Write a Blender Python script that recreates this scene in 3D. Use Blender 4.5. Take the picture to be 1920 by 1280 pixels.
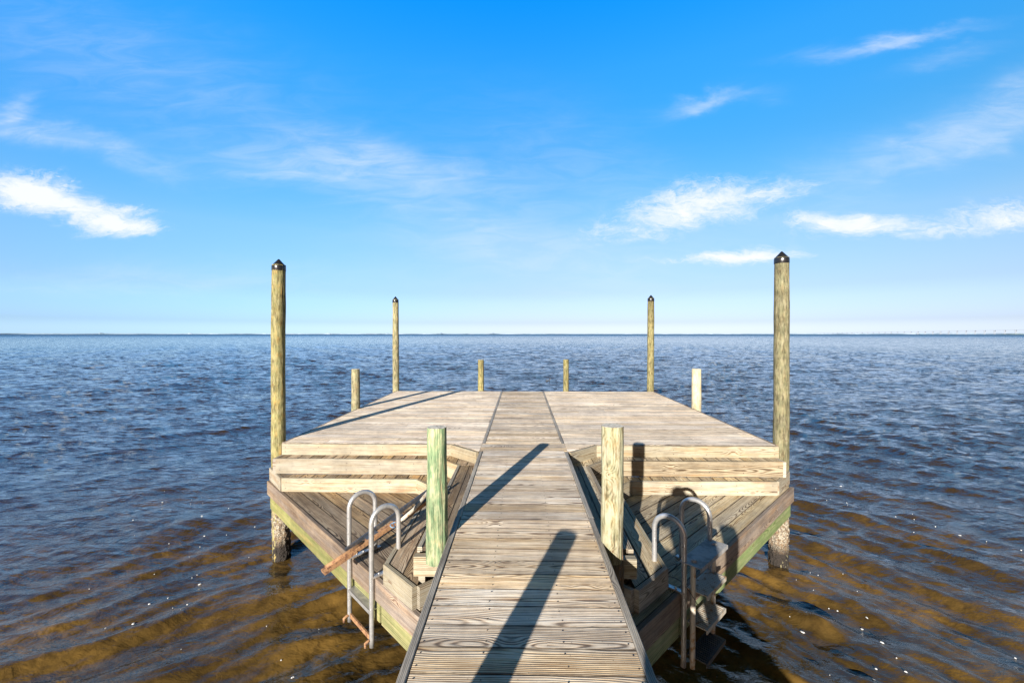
import bpy, bmesh, math, random
import numpy as np
from mathutils import Vector, Matrix, noise as mnoise
R = math.radians
random.seed(7)
rng = np.random.default_rng(11)
for o in list(bpy.data.objects): bpy.data.objects.remove(o)
sc = bpy.context.scene
COL = sc.collection

# ------------------------------------------------------------------ camera
EYE = 1.3625
cam_d = bpy.data.cameras.new('camera'); cam = bpy.data.objects.new('camera', cam_d); COL.objects.link(cam)
cam.location = (0, 0, EYE)
cam_d.sensor_width = 36.0; cam_d.lens = 15.0
cam_d.clip_start = 0.05; cam_d.clip_end = 60000
cam.rotation_euler = (R(90 - 0.97), 0, R(1.29))
sc.camera = cam

# ------------------------------------------------------------------ sun, sky, exposure
SUN_EL, SUN_AZ = 16.0, 19.0          # shadows run forward and 19 degrees to the right
sun_d = bpy.data.lights.new('sun', 'SUN'); sun_d.energy = 5.0; sun_d.angle = R(0.5); sun_d.color = (1.0, 0.955, 0.90)
sun = bpy.data.objects.new('sun', sun_d); COL.objects.link(sun)
a = R(SUN_AZ); e = R(SUN_EL)
ldir = Vector((math.sin(a) * math.cos(e), math.cos(a) * math.cos(e), -math.sin(e)))
sun.rotation_euler = ldir.to_track_quat('-Z', 'Y').to_euler()
vs = sc.view_settings
vs.view_transform = 'Standard'; vs.look = 'None'; vs.gamma = 1.0; vs.exposure = 1.33; vs.use_curve_mapping = False

class NG:
    """tiny helper to write node graphs"""
    def __init__(s, tree): s.t = tree; s.n = tree.nodes; s.l = tree.links
    def new(s, kind, **kw):
        nd = s.n.new(kind)
        for k, v in kw.items(): setattr(nd, k, v)
        return nd
    def put(s, sock, v):
        if v is None: return
        if isinstance(v, bpy.types.NodeSocket): s.l.new(v, sock)
        else: sock.default_value = v
    def m(s, op, a_, b_=None, c_=None, clamp=False):
        nd = s.new('ShaderNodeMath', operation=op, use_clamp=clamp)
        s.put(nd.inputs[0], a_); s.put(nd.inputs[1], b_); s.put(nd.inputs[2], c_)
        return nd.outputs[0]
    def xyz(s, x, y, z=0.0):
        nd = s.new('ShaderNodeCombineXYZ')
        s.put(nd.inputs[0], x); s.put(nd.inputs[1], y); s.put(nd.inputs[2], z); return nd.outputs[0]
    def sep(s, v):
        nd = s.new('ShaderNodeSeparateXYZ'); s.put(nd.inputs[0], v); return nd.outputs
    def vm(s, op, a_, b_=None):
        nd = s.new('ShaderNodeVectorMath', operation=op); s.put(nd.inputs[0], a_); s.put(nd.inputs[1], b_)
        if op == 'SCALE': nd.inputs['Scale'].default_value = 2.0
        return nd.outputs['Value'] if op in ('DOT_PRODUCT', 'LENGTH') else nd.outputs[0]
    def noise(s, vec, scale=5, detail=4, rough=.5, dist=0.0, col=False, dims='3D'):
        nd = s.new('ShaderNodeTexNoise', noise_dimensions=dims)
        s.put(nd.inputs['Vector'], vec); s.put(nd.inputs['Scale'], scale); s.put(nd.inputs['Detail'], detail)
        s.put(nd.inputs['Roughness'], rough); s.put(nd.inputs['Distortion'], dist)
        return nd.outputs['Color'] if col else nd.outputs['Fac']
    def mix(s, f, a_, b_, mode='MIX'):
        nd = s.new('ShaderNodeMix', data_type='RGBA', blend_type=mode)
        s.put(nd.inputs[0], f); s.put(nd.inputs[6], a_); s.put(nd.inputs[7], b_); return nd.outputs[2]
    def step(s, v, lo, hi, a_=0.0, b_=1.0):
        nd = s.new('ShaderNodeMapRange', interpolation_type='SMOOTHSTEP')
        s.put(nd.inputs[0], v); s.put(nd.inputs[1], lo); s.put(nd.inputs[2], hi); s.put(nd.inputs[3], a_); s.put(nd.inputs[4], b_)
        return nd.outputs[0]
def C4(r, g, b): return (r, g, b, 1.0)

world = bpy.data.worlds.new('World'); sc.world = world; world.use_nodes = True
w = NG(world.node_tree); w.n.clear()
SKY_STRENGTH = 0.0742
sky = w.new('ShaderNodeTexSky', sky_type='NISHITA'); sky.sun_disc = False
sky.sun_elevation = R(SUN_EL); sky.sun_rotation = R(180 + SUN_AZ)
sky.air_density = 1.0; sky.dust_density = 0.6; sky.ozone_density = 3.0
tc = w.new('ShaderNodeTexCoord'); D = tc.outputs['Generated']
dx, dy, dz = w.sep(D)
yy = w.m('MAXIMUM', dy, 0.02)
gx = w.m('DIVIDE', dx, yy); gz = w.m('DIVIDE', dz, yy)
P = w.xyz(gx, gz, 0.0)
# warp for wispy edges
wn = w.noise(w.vm('MULTIPLY', P, (1.0, 2.2, 1.0)), 3.2, 6, .6, 0.6, col=True)
wv = w.vm('MULTIPLY', w.vm('SUBTRACT', wn, (0.5, 0.5, 0.5)), (0.22, 0.11, 0.0))
PW = w.vm('ADD', P, wv)
def ell(px, py, rx, ry, rot, amp):
    mp = w.new('ShaderNodeMapping', vector_type='TEXTURE')
    w.put(mp.inputs[0], PW)
    mp.inputs[1].default_value = ((px - 978) / 800, (626 - py) / 800, 0)
    mp.inputs[2].default_value = (0, 0, R(rot))
    mp.inputs[3].default_value = (rx / 800, ry / 800, 1)
    q = w.vm('DOT_PRODUCT', mp.outputs[0], mp.outputs[0])
    return w.m('MULTIPLY', w.m('EXPONENT', w.m('MULTIPLY', q, -1.0)), amp)
def total(lst):
    s = None
    for it in lst:
        v = ell(*it); s = v if s is None else w.m('ADD', s, v)
    return s
bright = total([(110, 378, 165, 32, -14, .85), (20, 350, 90, 34, -8, .72), (215, 418, 80, 18, -6, .75), (240, 382, 60, 8, 0, .4),
                (1335, 368, 125, 36, 6, .70), (1220, 415, 150, 34, 10, .58), (1380, 487, 90, 18, 2, 1.0), (1470, 487, 70, 9, 0, .35), (1250, 490, 90, 8, 0, .35),
                (1560, 422, 95, 20, -4, .85), (1760, 430, 240, 26, 3, .5), (1900, 412, 130, 26, 4, .42), (1460, 355, 70, 14, 0, .25)])
faint = total([(600, 305, 250, 40, -6, .35), (540, 325, 120, 9, -6, .35), (740, 290, 190, 30, -16, .25), (60, 240, 260, 22, -16, .45), (20, 200, 24, 26, -60, .5),
               (1790, 250, 330, 50, 22, .45), (1660, 95, 130, 9, 7, .55), (1330, 195, 70, 14, 14, .5), (1100, 330, 220, 90, -20, .18), (1840, 270, 200, 16, 20, .2),
               (250, 130, 420, 90, -18, .22), (1760, 120, 90, 10, 12, .2), (850, 400, 260, 60, -18, .28), (300, 520, 420, 30, 0, .22), (1000, 480, 300, 50, -6, .18)])
fib = w.noise(w.vm('MULTIPLY', P, (1.6, 7.0, 1.0)), 4.0, 8, .62, 0.8)
fib2 = w.noise(w.vm('MULTIPLY', P, (3.0, 5.0, 1.0)), 5.0, 8, .6, 0.4)
fib3 = w.noise(w.vm('MULTIPLY', w.vm('ADD', P, w.vm('MULTIPLY', wv, (1.5, 1.5, 1.0))), (7.0, 26.0, 1.0)), 2.2, 8, .68, 1.2)
det = w.m('ADD', w.m('MULTIPLY', w.m('SUBTRACT', fib2, 0.5), 0.9), w.m('MULTIPLY', w.m('SUBTRACT', fib3, 0.5), 1.0))
cb = w.step(w.m('ADD', bright, w.m('MULTIPLY', det, w.step(bright, 0.0, .35))), 0.10, 1.15)
cf = w.m('MULTIPLY', faint, w.step(fib, 0.3, 0.75, 0.35, 1.0))
cl = w.m('ADD', w.m('MULTIPLY', w.m('MULTIPLY', cb, 0.93), w.step(w.m('ADD', fib3, w.m('MULTIPLY', bright, .22)), .34, .68, .55, 1.0)), w.m('MULTIPLY', cf, 0.8), clamp=True)
cl = w.m('MULTIPLY', cl, w.step(dy, 0.08, 0.3))
hs = w.new('ShaderNodeHueSaturation'); w.put(hs.inputs['Color'], sky.outputs[0])
hs.inputs['Hue'].default_value = 0.5; hs.inputs['Saturation'].default_value = 1.3; hs.inputs['Value'].default_value = 1.0
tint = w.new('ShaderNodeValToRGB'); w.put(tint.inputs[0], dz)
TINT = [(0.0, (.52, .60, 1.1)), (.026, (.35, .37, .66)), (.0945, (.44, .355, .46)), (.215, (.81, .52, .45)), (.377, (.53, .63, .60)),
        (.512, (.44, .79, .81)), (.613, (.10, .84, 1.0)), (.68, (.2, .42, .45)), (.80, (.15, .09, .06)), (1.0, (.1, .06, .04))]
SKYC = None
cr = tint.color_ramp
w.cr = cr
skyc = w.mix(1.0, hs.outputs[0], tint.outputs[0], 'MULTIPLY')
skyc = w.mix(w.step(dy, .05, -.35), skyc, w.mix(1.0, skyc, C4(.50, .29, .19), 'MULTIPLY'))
skyc = w.mix(w.step(dx, .1, -.75), skyc, w.mix(1.0, skyc, C4(1.0, 1.32, 1.5), 'MULTIPLY'))
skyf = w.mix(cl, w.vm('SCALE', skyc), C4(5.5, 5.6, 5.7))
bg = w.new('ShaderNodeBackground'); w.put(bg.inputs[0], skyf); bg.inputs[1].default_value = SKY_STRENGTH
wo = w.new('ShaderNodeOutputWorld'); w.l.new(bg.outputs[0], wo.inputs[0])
def set_ramp(cr, stops):
    while len(cr.elements) > 1: cr.elements.remove(cr.elements[-1])
    cr.elements[0].position = stops[0][0]; cr.elements[0].color = C4(*stops[0][1])
    for p, c in stops[1:]:
        el = cr.elements.new(p); el.color = C4(*c)
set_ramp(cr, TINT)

# ------------------------------------------------------------------ object helpers
def tag(o, label=None, cat=None, group=None, kind=None):
    if label: o['label'] = label
    if cat: o['category'] = cat
    if group: o['group'] = group
    if kind: o['kind'] = kind
    return o
def empty(name, loc, rz=0.0):
    o = bpy.data.objects.new(name, None); COL.objects.link(o); o.location = loc; o.rotation_euler = (0, 0, rz)
    o.empty_display_size = .2
    return o

class MB:
    """mesh builder: faces carry board-aligned uv (metres) and a per-board random colour"""
    def __init__(s): s.v = []; s.f = []; s.uv = []; s.c = []; s.mi = []; s.sm = []
    def add(s, verts, faces, uvs=None, rnd=None, mi=0, smooth=False, hw=9.0):
        b = len(s.v); rnd = rnd or (random.random(), random.random(), random.random())
        s.v += [tuple(p) for p in verts]; s.c += [(rnd[0], rnd[1], rnd[2], hw)] * len(verts)
        for i, f in enumerate(faces):
            s.f.append([b + k for k in f]); s.mi.append(mi); s.sm.append(smooth)
            s.uv.append(uvs[i] if uvs else [(0, 0)] * len(f))
    def slab(s, poly, z0, z1, ax, ch=0.0015, rnd=None, mi=0, warp=0.0):
        """prism over a convex 2-D polygon (CCW), top edge eased by ch; ax = unit 2-D grain direction"""
        n = len(poly)
        if n < 3: return
        A = sum(poly[i][0] * poly[(i + 1) % n][1] - poly[(i + 1) % n][0] * poly[i][1] for i in range(n))
        if abs(A) < 2e-4: return
        if A < 0: poly = poly[::-1]
        ins = inset(poly, ch)
        cx = sum(p[0] for p in poly) / n; cy = sum(p[1] for p in poly) / n
        U = lambda p: (p[0] * ax[0] + p[1] * ax[1])
        V = lambda p: ((p[0] - cx) * -ax[1] + (p[1] - cy) * ax[0])
        dz = (random.random() - .5) * warp
        hw = max(abs(V(p)) for p in poly)
        vb = [(p[0], p[1], z0) for p in poly]; vm_ = [(p[0], p[1], z1 - ch + dz) for p in poly]; vt = [(p[0], p[1], z1 + dz) for p in ins]
        vs_ = vb + vm_ + vt
        fs = []; us = []
        fs.append([2 * n + i for i in range(n)]); us.append([(U(ins[i]), V(ins[i])) for i in range(n)])
        fs.append([i for i in range(n)][::-1]); us.append([(U(poly[i]), V(poly[i])) for i in range(n)][::-1])
        for i in range(n):
            j = (i + 1) % n
            ex = (poly[j][0] - poly[i][0], poly[j][1] - poly[i][1]); L = math.hypot(*ex) or 1
            t = [(0, z0)] * 4
            ui, uj = U(poly[i]), U(poly[j])
            if abs((ex[0] * ax[0] + ex[1] * ax[1]) / L) < .5: ui, uj = ui, ui + L * .3
            fs.append([i, j, n + j, n + i]); us.append([(ui, z0), (uj, z0), (uj, z1), (ui, z1)] if L < .06 or abs((ex[0] * ax[0] + ex[1] * ax[1]) / L) < .5 else [(ui, hw), (uj, hw), (uj, hw), (ui, hw)])  # long sides take the edge value, so gap faces are painted dark
            fs.append([n + i, n + j, 2 * n + j, 2 * n + i])
            us.append([(U(poly[i]), V(poly[i])), (U(poly[j]), V(poly[j])), (U(ins[j]), V(ins[j])), (U(ins[i]), V(ins[i]))])
        s.add(vs_, fs, us, rnd, mi, hw=hw)
    def beam(s, p0, p1, th, z0, z1, ch=0.004, rnd=None, mi=0, side=0):
        """board on edge from p0 to p1 in plan, thickness th to the left(+1)/right(-1)/both of the line; grain along it"""
        d = Vector((p1[0] - p0[0], p1[1] - p0[1])); L = d.length; d /= L; nn = Vector((-d.y, d.x))
        o0 = nn * (th * (side - 1) / 2 if side else -th / 2); o1 = o0 + nn * th
        pts = [Vector(p0) + o0, Vector(p1) + o0, Vector(p1) + o1, Vector(p0) + o1]
        x = [(-0., z0 + ch), (0, z1 - ch)]
        sec = [(0, z0 + ch), (ch, z0), (th - ch, z0), (th, z0 + ch), (th, z1 - ch), (th - ch, z1), (ch, z1), (0, z1 - ch)]
        per = [0]
        for i in range(8):
            a_, b_ = sec[i], sec[(i + 1) % 8]; per.append(per[-1] + math.hypot(a_[0] - b_[0], a_[1] - b_[1]))
        # shift so the middle of each wide face has its own v range
        vs_ = []
        for end in (0, 1):
            base = Vector(p0) if end == 0 else Vector(p1)
            for (q, z) in sec:
                pt = base + o0 + nn * q; vs_.append((pt.x, pt.y, z))
        u0 = random.random() * 3
        fs = []; us = []
        for i in range(8):
            j = (i + 1) % 8
            fs.append([i, j, 8 + j, 8 + i][::-1]); us.append([(u0, per[i] - .1), (u0, per[i + 1] - .1), (u0 + L, per[i + 1] - .1), (u0 + L, per[i] - .1)][::-1])
        fs.append(list(range(8))); us.append([(q * .3, z) for q, z in sec])
        fs.append(list(range(8, 16))[::-1]); us.append([(q * .3, z) for q, z in sec][::-1])
        s.add(vs_, fs, us, rnd, mi)
    def tube(s, path, r, seg=12, mi=0, cap=True, rnd=None):
        pts = [Vector(p) for p in path]; n = len(pts); rings = []; vs_ = []
        up = Vector((0.3, 0.5, 0.8)); L = 0; us_l = []
        prev = None
        for i, p in enumerate(pts):
            t = (pts[min(i + 1, n - 1)] - pts[max(i - 1, 0)]).normalized()
            if prev is None:
                a_ = t.cross(up).normalized()
            else:
                a_ = (prev - t * prev.dot(t)).normalized()
            prev = a_; b_ = t.cross(a_)
            if i: L += (p - pts[i - 1]).length
            us_l.append(L)
            rr = r[i] if isinstance(r, (list, tuple)) else r
            for k in range(seg):
                an = 2 * math.pi * k / seg
                vs_.append(p + a_ * math.cos(an) * rr + b_ * math.sin(an) * rr)
        fs = []; us = []
        for i in range(n - 1):
            for k in range(seg):
                k2 = (k + 1) % seg
                fs.append([i * seg + k, i * seg + k2, (i + 1) * seg + k2, (i + 1) * seg + k])
                us.append([(us_l[i], k * .01), (us_l[i], k * .01 + .01), (us_l[i + 1], k * .01 + .01), (us_l[i + 1], k * .01)])
        if cap:
            fs.append(list(range(seg))[::-1]); us.append([(0, 0)] * seg)
            fs.append([(n - 1) * seg + k for k in range(seg)]); us.append([(0, 0)] * seg)
        s.add(vs_, fs, us, rnd, mi, True)
    def box(s, c, ex, ey, ez, mi=0, rnd=None):
        """oriented box: centre c and three half-axis vectors"""
        c = Vector(c); ex = Vector(ex); ey = Vector(ey); ez = Vector(ez)
        vs_ = [c + ex * i + ey * j + ez * k for k in (-1, 1) for j in (-1, 1) for i in (-1, 1)]
        fs = [(0, 2, 3, 1), (4, 5, 7, 6), (0, 1, 5, 4), (2, 6, 7, 3), (0, 4, 6, 2), (1, 3, 7, 5)]
        if ex.cross(ey).dot(ez) < 0: fs = [f[::-1] for f in fs]
        lx, ly, lz = ex.length, ey.length, ez.length
        def q(i): return ((1 if i & 1 else -1) * lx, (1 if i & 2 else -1) * ly, (1 if i & 4 else -1) * lz)
        us = []
        for k, f in enumerate(fs):
            ids = (0, 1) if k < 2 else ((0, 2) if k < 4 else (1, 2))
            us.append([(q(i)[ids[0]], q(i)[ids[1]]) for i in f])
        s.add(vs_, fs, us, rnd, mi)
    def build(s, name, mats, parent=None, loc=None):
        me = bpy.data.meshes.new(name); me.from_pydata(s.v, [], s.f)
        uvl = me.uv_layers.new(name='UVMap')
        flat = [c for f in s.uv for uv in f for c in uv]
        uvl.data.foreach_set('uv', flat)
        ca = me.color_attributes.new('brd', 'FLOAT_COLOR', 'POINT')
        ca.data.foreach_set('color', [x for c in s.c for x in c])
        me.polygons.foreach_set('material_index', s.mi)
        me.polygons.foreach_set('use_smooth', s.sm)
        for m_ in (mats if isinstance(mats, (list, tuple)) else [mats]): me.materials.append(m_)
        me.update()
        o = bpy.data.objects.new(name, me); COL.objects.link(o)
        if parent is not None: o.parent = parent
        if loc is not None: o.location = loc
        return o

def inset(poly, d):
    n = len(poly); out = []
    for i in range(n):
        p0, p1, p2 = poly[i - 1], poly[i], poly[(i + 1) % n]
        e1 = Vector((p1[0] - p0[0], p1[1] - p0[1])); e2 = Vector((p2[0] - p1[0], p2[1] - p1[1]))
        if e1.length < 1e-6 or e2.length < 1e-6: out.append(p1); continue
        e1.normalize(); e2.normalize()
        n1 = Vector((-e1.y, e1.x)); n2 = Vector((-e2.y, e2.x)); b = n1 + n2
        k = b.dot(n1)
        b = b * (d / k) if k > .3 else n1 * d
        out.append((p1[0] + b.x, p1[1] + b.y))
    return out
def clip(poly, a_, b_, c_):
    """keep a*x+b*y>=c"""
    out = []; n = len(poly)
    for i in range(n):
        p, q = poly[i], poly[(i + 1) % n]
        dp = a_ * p[0] + b_ * p[1] - c_; dq = a_ * q[0] + b_ * q[1] - c_
        if dp >= 0: out.append(p)
        if (dp >= 0) != (dq >= 0):
            t = dp / (dp - dq); out.append((p[0] + (q[0] - p[0]) * t, p[1] + (q[1] - p[1]) * t))
    return out
def planks(mb, poly, ax, width, gap, z0, z1, start=None, joints=None, warp=.0015):
    """fill polygon with boards running along ax; joints = typical board length or None"""
    nx = (-ax[1], ax[0])
    vs_ = [p[0] * nx[0] + p[1] * nx[1] for p in poly]; us_ = [p[0] * ax[0] + p[1] * ax[1] for p in poly]
    v = min(vs_) if start is None else start
    while v < max(vs_) - .01:
        q = clip(clip(poly, nx[0], nx[1], v), -nx[0], -nx[1], -(v + width))
        if len(q) >= 3:
            if joints:
                u = min(us_) - random.choice(joints) * random.random(); cuts = []
                while u < max(us_):
                    L = random.choice(joints); a0, a1 = u, u + L; u = a1
                    r_ = clip(clip(q, ax[0], ax[1], a0 + .0012), -ax[0], -ax[1], -(a1 - .0012))
                    if len(r_) >= 3: mb.slab(r_, z0, z1, ax, warp=warp)
            else: mb.slab(q, z0, z1, ax, warp=warp)
        v += width + gap

# ------------------------------------------------------------------ materials
def mat(name):
    m_ = bpy.data.materials.new(name); m_.use_nodes = True; g = NG(m_.node_tree)
    p = g.n.get('Principled BSDF'); return m_, g, p
def bump(g, p, h, dist, strength=1.0):
    b = g.new('ShaderNodeBump'); b.inputs['Strength'].default_value = strength; b.inputs['Distance'].default_value = dist
    g.put(b.inputs['Height'], h); g.l.new(b.outputs[0], p.inputs['Normal'])

def wood(name, light, mid, dark, grey=(.34, .32, .30), greyamt=.5, ring=.0075, contrast=.75, warm=(.50, .27, .10), warmamt=.35,
         green=None, greenamt=0.0, knot=1.0, vfreq=1.0, value=(.82, 1.12), rough=.75, streak=1.0, stretch=1.0):
    wt = lambda c: tuple(x * k for x, k in zip(c, (1.0, .93, .80)))
    light, mid, dark, grey, warm = wt(light), wt(mid), wt(dark), wt(grey), wt(warm)
    green = wt(green) if green else None
    m_, g, p = mat(name)
    uv = g.new('ShaderNodeUVMap'); uv.uv_map = 'UVMap'
    at = g.new('ShaderNodeAttribute', attribute_name='brd'); r1, r2, r3 = g.sep(at.outputs['Color'])
    u, v, _ = g.sep(uv.outputs[0])
    su = g.m('ADD', g.m('MULTIPLY', u, stretch), g.m('MULTIPLY', r1, 37.0)); sv = g.m('ADD', v, g.m('MULTIPLY', r2, 11.0))
    # knots
    vor = g.new('ShaderNodeTexVoronoi', voronoi_dimensions='2D', feature='F1')
    g.put(vor.inputs['Vector'], g.xyz(g.m('MULTIPLY', su, 2.0), g.m('MULTIPLY', sv, 5.2)))
    vor.inputs['Scale'].default_value = 1.0; vor.inputs['Randomness'].default_value = 1.0
    kd = vor.outputs['Distance']; _vc = g.sep(vor.outputs['Color'])
    kon = g.m('GREATER_THAN', _vc[0], 0.74 if knot else 2.0)
    kq = g.m('MULTIPLY', g.m('EXPONENT', g.m('MULTIPLY', g.m('MULTIPLY', kd, kd), -30.0)), kon)
    # log rings cut by the board face -> cathedral grain
    n1 = g.noise(g.xyz(g.m('MULTIPLY', su, .9), g.m('MULTIPLY', sv, 2.0)), 1.0, 2, .5)
    n2 = g.noise(g.xyz(g.m('MULTIPLY', su, 2.6), g.m('MULTIPLY', sv, 14.0)), 1.0, 3, .55)
    pith = g.m('MULTIPLY', g.m('SUBTRACT', r3, .5), .15)
    vv = g.m('ADD', g.m('SUBTRACT', v, pith), g.m('MULTIPLY', g.m('SUBTRACT', n2, .5), .016))
    dep = g.m('ADD', .004, g.m('MULTIPLY', g.m('ABSOLUTE', g.m('SUBTRACT', n1, .38)), .20))
    r = g.m('SQRT', g.m('ADD', g.m('MULTIPLY', vv, vv), g.m('MULTIPLY', dep, dep)))
    r = g.m('ADD', r, g.m('MULTIPLY', kq, .034))
    ph = g.m('MULTIPLY', r, 2 * math.pi / ring)
    s1 = g.m('MULTIPLY_ADD', g.m('SINE', ph), .5, .5)
    rg = g.m('POWER', s1, 1.8)
    fib = g.noise(g.xyz(g.m('MULTIPLY', su, 5.0), g.m('MULTIPLY', sv, 240.0 * vfreq)), 1.0, 4, .65)
    fib2 = g.noise(g.xyz(g.m('MULTIPLY', su, 1.8), g.m('MULTIPLY', sv, 62.0 * vfreq)), 1.0, 5, .68)
    ringvis = g.step(g.noise(g.xyz(su, g.m('MULTIPLY', sv, 9.0)), 1.3, 3, .5), .32, .62, .25, 1.0)
    f = g.m('ADD', g.m('MULTIPLY', g.m('MULTIPLY', rg, ringvis), contrast), g.m('MULTIPLY', g.m('SUBTRACT', fib, .5), 1.1))
    f = g.m('ADD', f, g.m('MULTIPLY', g.m('SUBTRACT', fib2, .46), 2.0 * streak), clamp=True)
    c = g.mix(g.step(f, 0.0, .5), C4(*light), C4(*mid))
    c = g.mix(g.step(f, .42, 1.0), c, C4(*dark))
    blot = g.noise(g.xyz(g.m('MULTIPLY', su, 1.1), g.m('MULTIPLY', sv, 9.0)), 1.4, 4, .6)
    wm = g.m('MULTIPLY', g.step(blot, .52, .75), warmamt)
    wm = g.m('MULTIPLY', wm, g.step(r2, .2, .9, .3, 1.6), clamp=True)
    c = g.mix(wm, c, g.mix(.5, C4(*warm), c, 'MIX'))
    ga = g.m('MULTIPLY', g.step(blot, .62, .34), greyamt)
    ga = g.m('MULTIPLY', ga, g.step(r1, 0, 1, .5, 1.3), clamp=True)
    gcol = g.mix(g.step(f, .1, .9), C4(*[x * 1.25 for x in grey]), C4(*[x * .45 for x in grey]))
    c = g.mix(ga, c, gcol)
    if green:
        gn = g.noise(g.xyz(g.m('MULTIPLY', su, 1.2), g.m('MULTIPLY', sv, 16.0)), 1.6, 4, .6, .3)
        c = g.mix(g.m('MULTIPLY', g.step(gn, .36, .62), greenamt), c, g.mix(g.step(f, .1, 1.0), C4(*green), C4(*[x * .5 for x in green])))
    kc = g.m('MULTIPLY', g.step(kd, .085, .03), kon)
    c = g.mix(g.m('MULTIPLY', kc, g.m('MULTIPLY_ADD', rg, .6, .3)), c, C4(.12, .055, .022))
    hv = g.new('ShaderNodeHueSaturation'); g.put(hv.inputs['Color'], c); g.put(hv.inputs['Value'], g.step(r2, 0, 1, *value))
    g.put(hv.inputs['Saturation'], g.step(r3, 0, 1, .85, 1.12))
    # specks, dirt and painted seam shade
    sp = g.noise(g.xyz(su, sv), 95, 2, .5)
    c = g.mix(g.m('MULTIPLY', g.step(sp, .69, .76), .7), hv.outputs[0], C4(.06, .045, .035))
    wp = g.new('ShaderNodeNewGeometry').outputs['Position']
    st = g.noise(wp, 1.7, 5, .65); st2 = g.noise(wp, 14, 4, .65)
    c = g.mix(1.0, c, g.mix(g.m('ADD', g.m('MULTIPLY', g.step(st, .34, .62), .75), g.m('MULTIPLY', g.step(st2, .36, .6), .25)), C4(.76, .75, .75), C4(1.16, 1.16, 1.15)), 'MULTIPLY')
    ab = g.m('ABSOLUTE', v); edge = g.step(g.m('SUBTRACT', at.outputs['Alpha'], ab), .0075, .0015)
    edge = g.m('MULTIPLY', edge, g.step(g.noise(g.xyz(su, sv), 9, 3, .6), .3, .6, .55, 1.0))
    c = g.mix(g.m('MULTIPLY', edge, .88), c, C4(.045, .032, .022))  # joint dirt plus the shade of the gaps, painted along board edges
    g.put(p.inputs['Base Color'], c); p.inputs['Roughness'].default_value = rough
    p.inputs['Specular IOR Level'].default_value = .25
    h = g.m('SUBTRACT', g.m('MULTIPLY', fib, .8), g.m('ADD', g.m('MULTIPLY', rg, .5), g.m('MULTIPLY', fib2, .7)))
    bump(g, p, h, .0022, .8)
    return m_

M = {}
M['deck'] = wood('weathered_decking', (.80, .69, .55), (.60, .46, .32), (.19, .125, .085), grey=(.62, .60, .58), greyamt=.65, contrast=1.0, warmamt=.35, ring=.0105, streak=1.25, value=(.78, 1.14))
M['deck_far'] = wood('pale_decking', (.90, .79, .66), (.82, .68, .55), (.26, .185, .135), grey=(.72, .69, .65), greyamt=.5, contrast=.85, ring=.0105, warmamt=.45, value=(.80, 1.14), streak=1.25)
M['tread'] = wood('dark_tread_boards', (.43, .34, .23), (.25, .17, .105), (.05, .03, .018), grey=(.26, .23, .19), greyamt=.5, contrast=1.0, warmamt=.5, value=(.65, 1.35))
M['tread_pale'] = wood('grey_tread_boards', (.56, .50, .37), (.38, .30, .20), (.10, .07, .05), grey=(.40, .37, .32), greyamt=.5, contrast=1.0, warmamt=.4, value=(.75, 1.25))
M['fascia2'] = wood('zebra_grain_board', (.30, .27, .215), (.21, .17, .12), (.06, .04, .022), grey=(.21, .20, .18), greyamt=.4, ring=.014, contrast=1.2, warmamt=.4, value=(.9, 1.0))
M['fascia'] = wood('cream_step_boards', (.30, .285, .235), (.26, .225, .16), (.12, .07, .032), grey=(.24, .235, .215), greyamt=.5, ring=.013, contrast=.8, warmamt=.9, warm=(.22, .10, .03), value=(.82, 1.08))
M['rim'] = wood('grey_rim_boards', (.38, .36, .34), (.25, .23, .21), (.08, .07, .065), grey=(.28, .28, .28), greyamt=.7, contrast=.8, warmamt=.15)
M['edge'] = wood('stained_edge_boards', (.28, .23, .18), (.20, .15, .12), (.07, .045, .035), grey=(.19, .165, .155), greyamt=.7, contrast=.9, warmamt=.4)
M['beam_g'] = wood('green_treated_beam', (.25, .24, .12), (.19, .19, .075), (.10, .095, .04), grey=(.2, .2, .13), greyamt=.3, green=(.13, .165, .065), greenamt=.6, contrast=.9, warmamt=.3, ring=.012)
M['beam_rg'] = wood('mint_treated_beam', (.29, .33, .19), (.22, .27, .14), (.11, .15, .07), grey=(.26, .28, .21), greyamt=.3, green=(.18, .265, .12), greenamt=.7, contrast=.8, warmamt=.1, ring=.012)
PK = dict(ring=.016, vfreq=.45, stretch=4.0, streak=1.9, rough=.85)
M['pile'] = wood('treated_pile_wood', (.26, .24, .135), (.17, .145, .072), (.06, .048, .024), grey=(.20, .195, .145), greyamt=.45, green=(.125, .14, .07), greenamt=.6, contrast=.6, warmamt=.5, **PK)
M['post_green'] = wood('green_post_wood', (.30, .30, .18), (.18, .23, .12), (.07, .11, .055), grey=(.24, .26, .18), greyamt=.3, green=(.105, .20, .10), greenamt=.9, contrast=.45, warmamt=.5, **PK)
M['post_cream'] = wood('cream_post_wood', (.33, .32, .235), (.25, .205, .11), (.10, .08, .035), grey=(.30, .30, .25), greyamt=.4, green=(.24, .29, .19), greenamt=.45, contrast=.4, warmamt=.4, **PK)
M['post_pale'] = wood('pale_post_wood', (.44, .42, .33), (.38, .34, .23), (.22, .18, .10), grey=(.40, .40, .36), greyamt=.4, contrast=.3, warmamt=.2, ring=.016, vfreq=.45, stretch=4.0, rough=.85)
M['under'] = wood('dark_underframe', (.20, .17, .12), (.14, .11, .07), (.06, .045, .03), greyamt=.5, contrast=.5)

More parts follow.
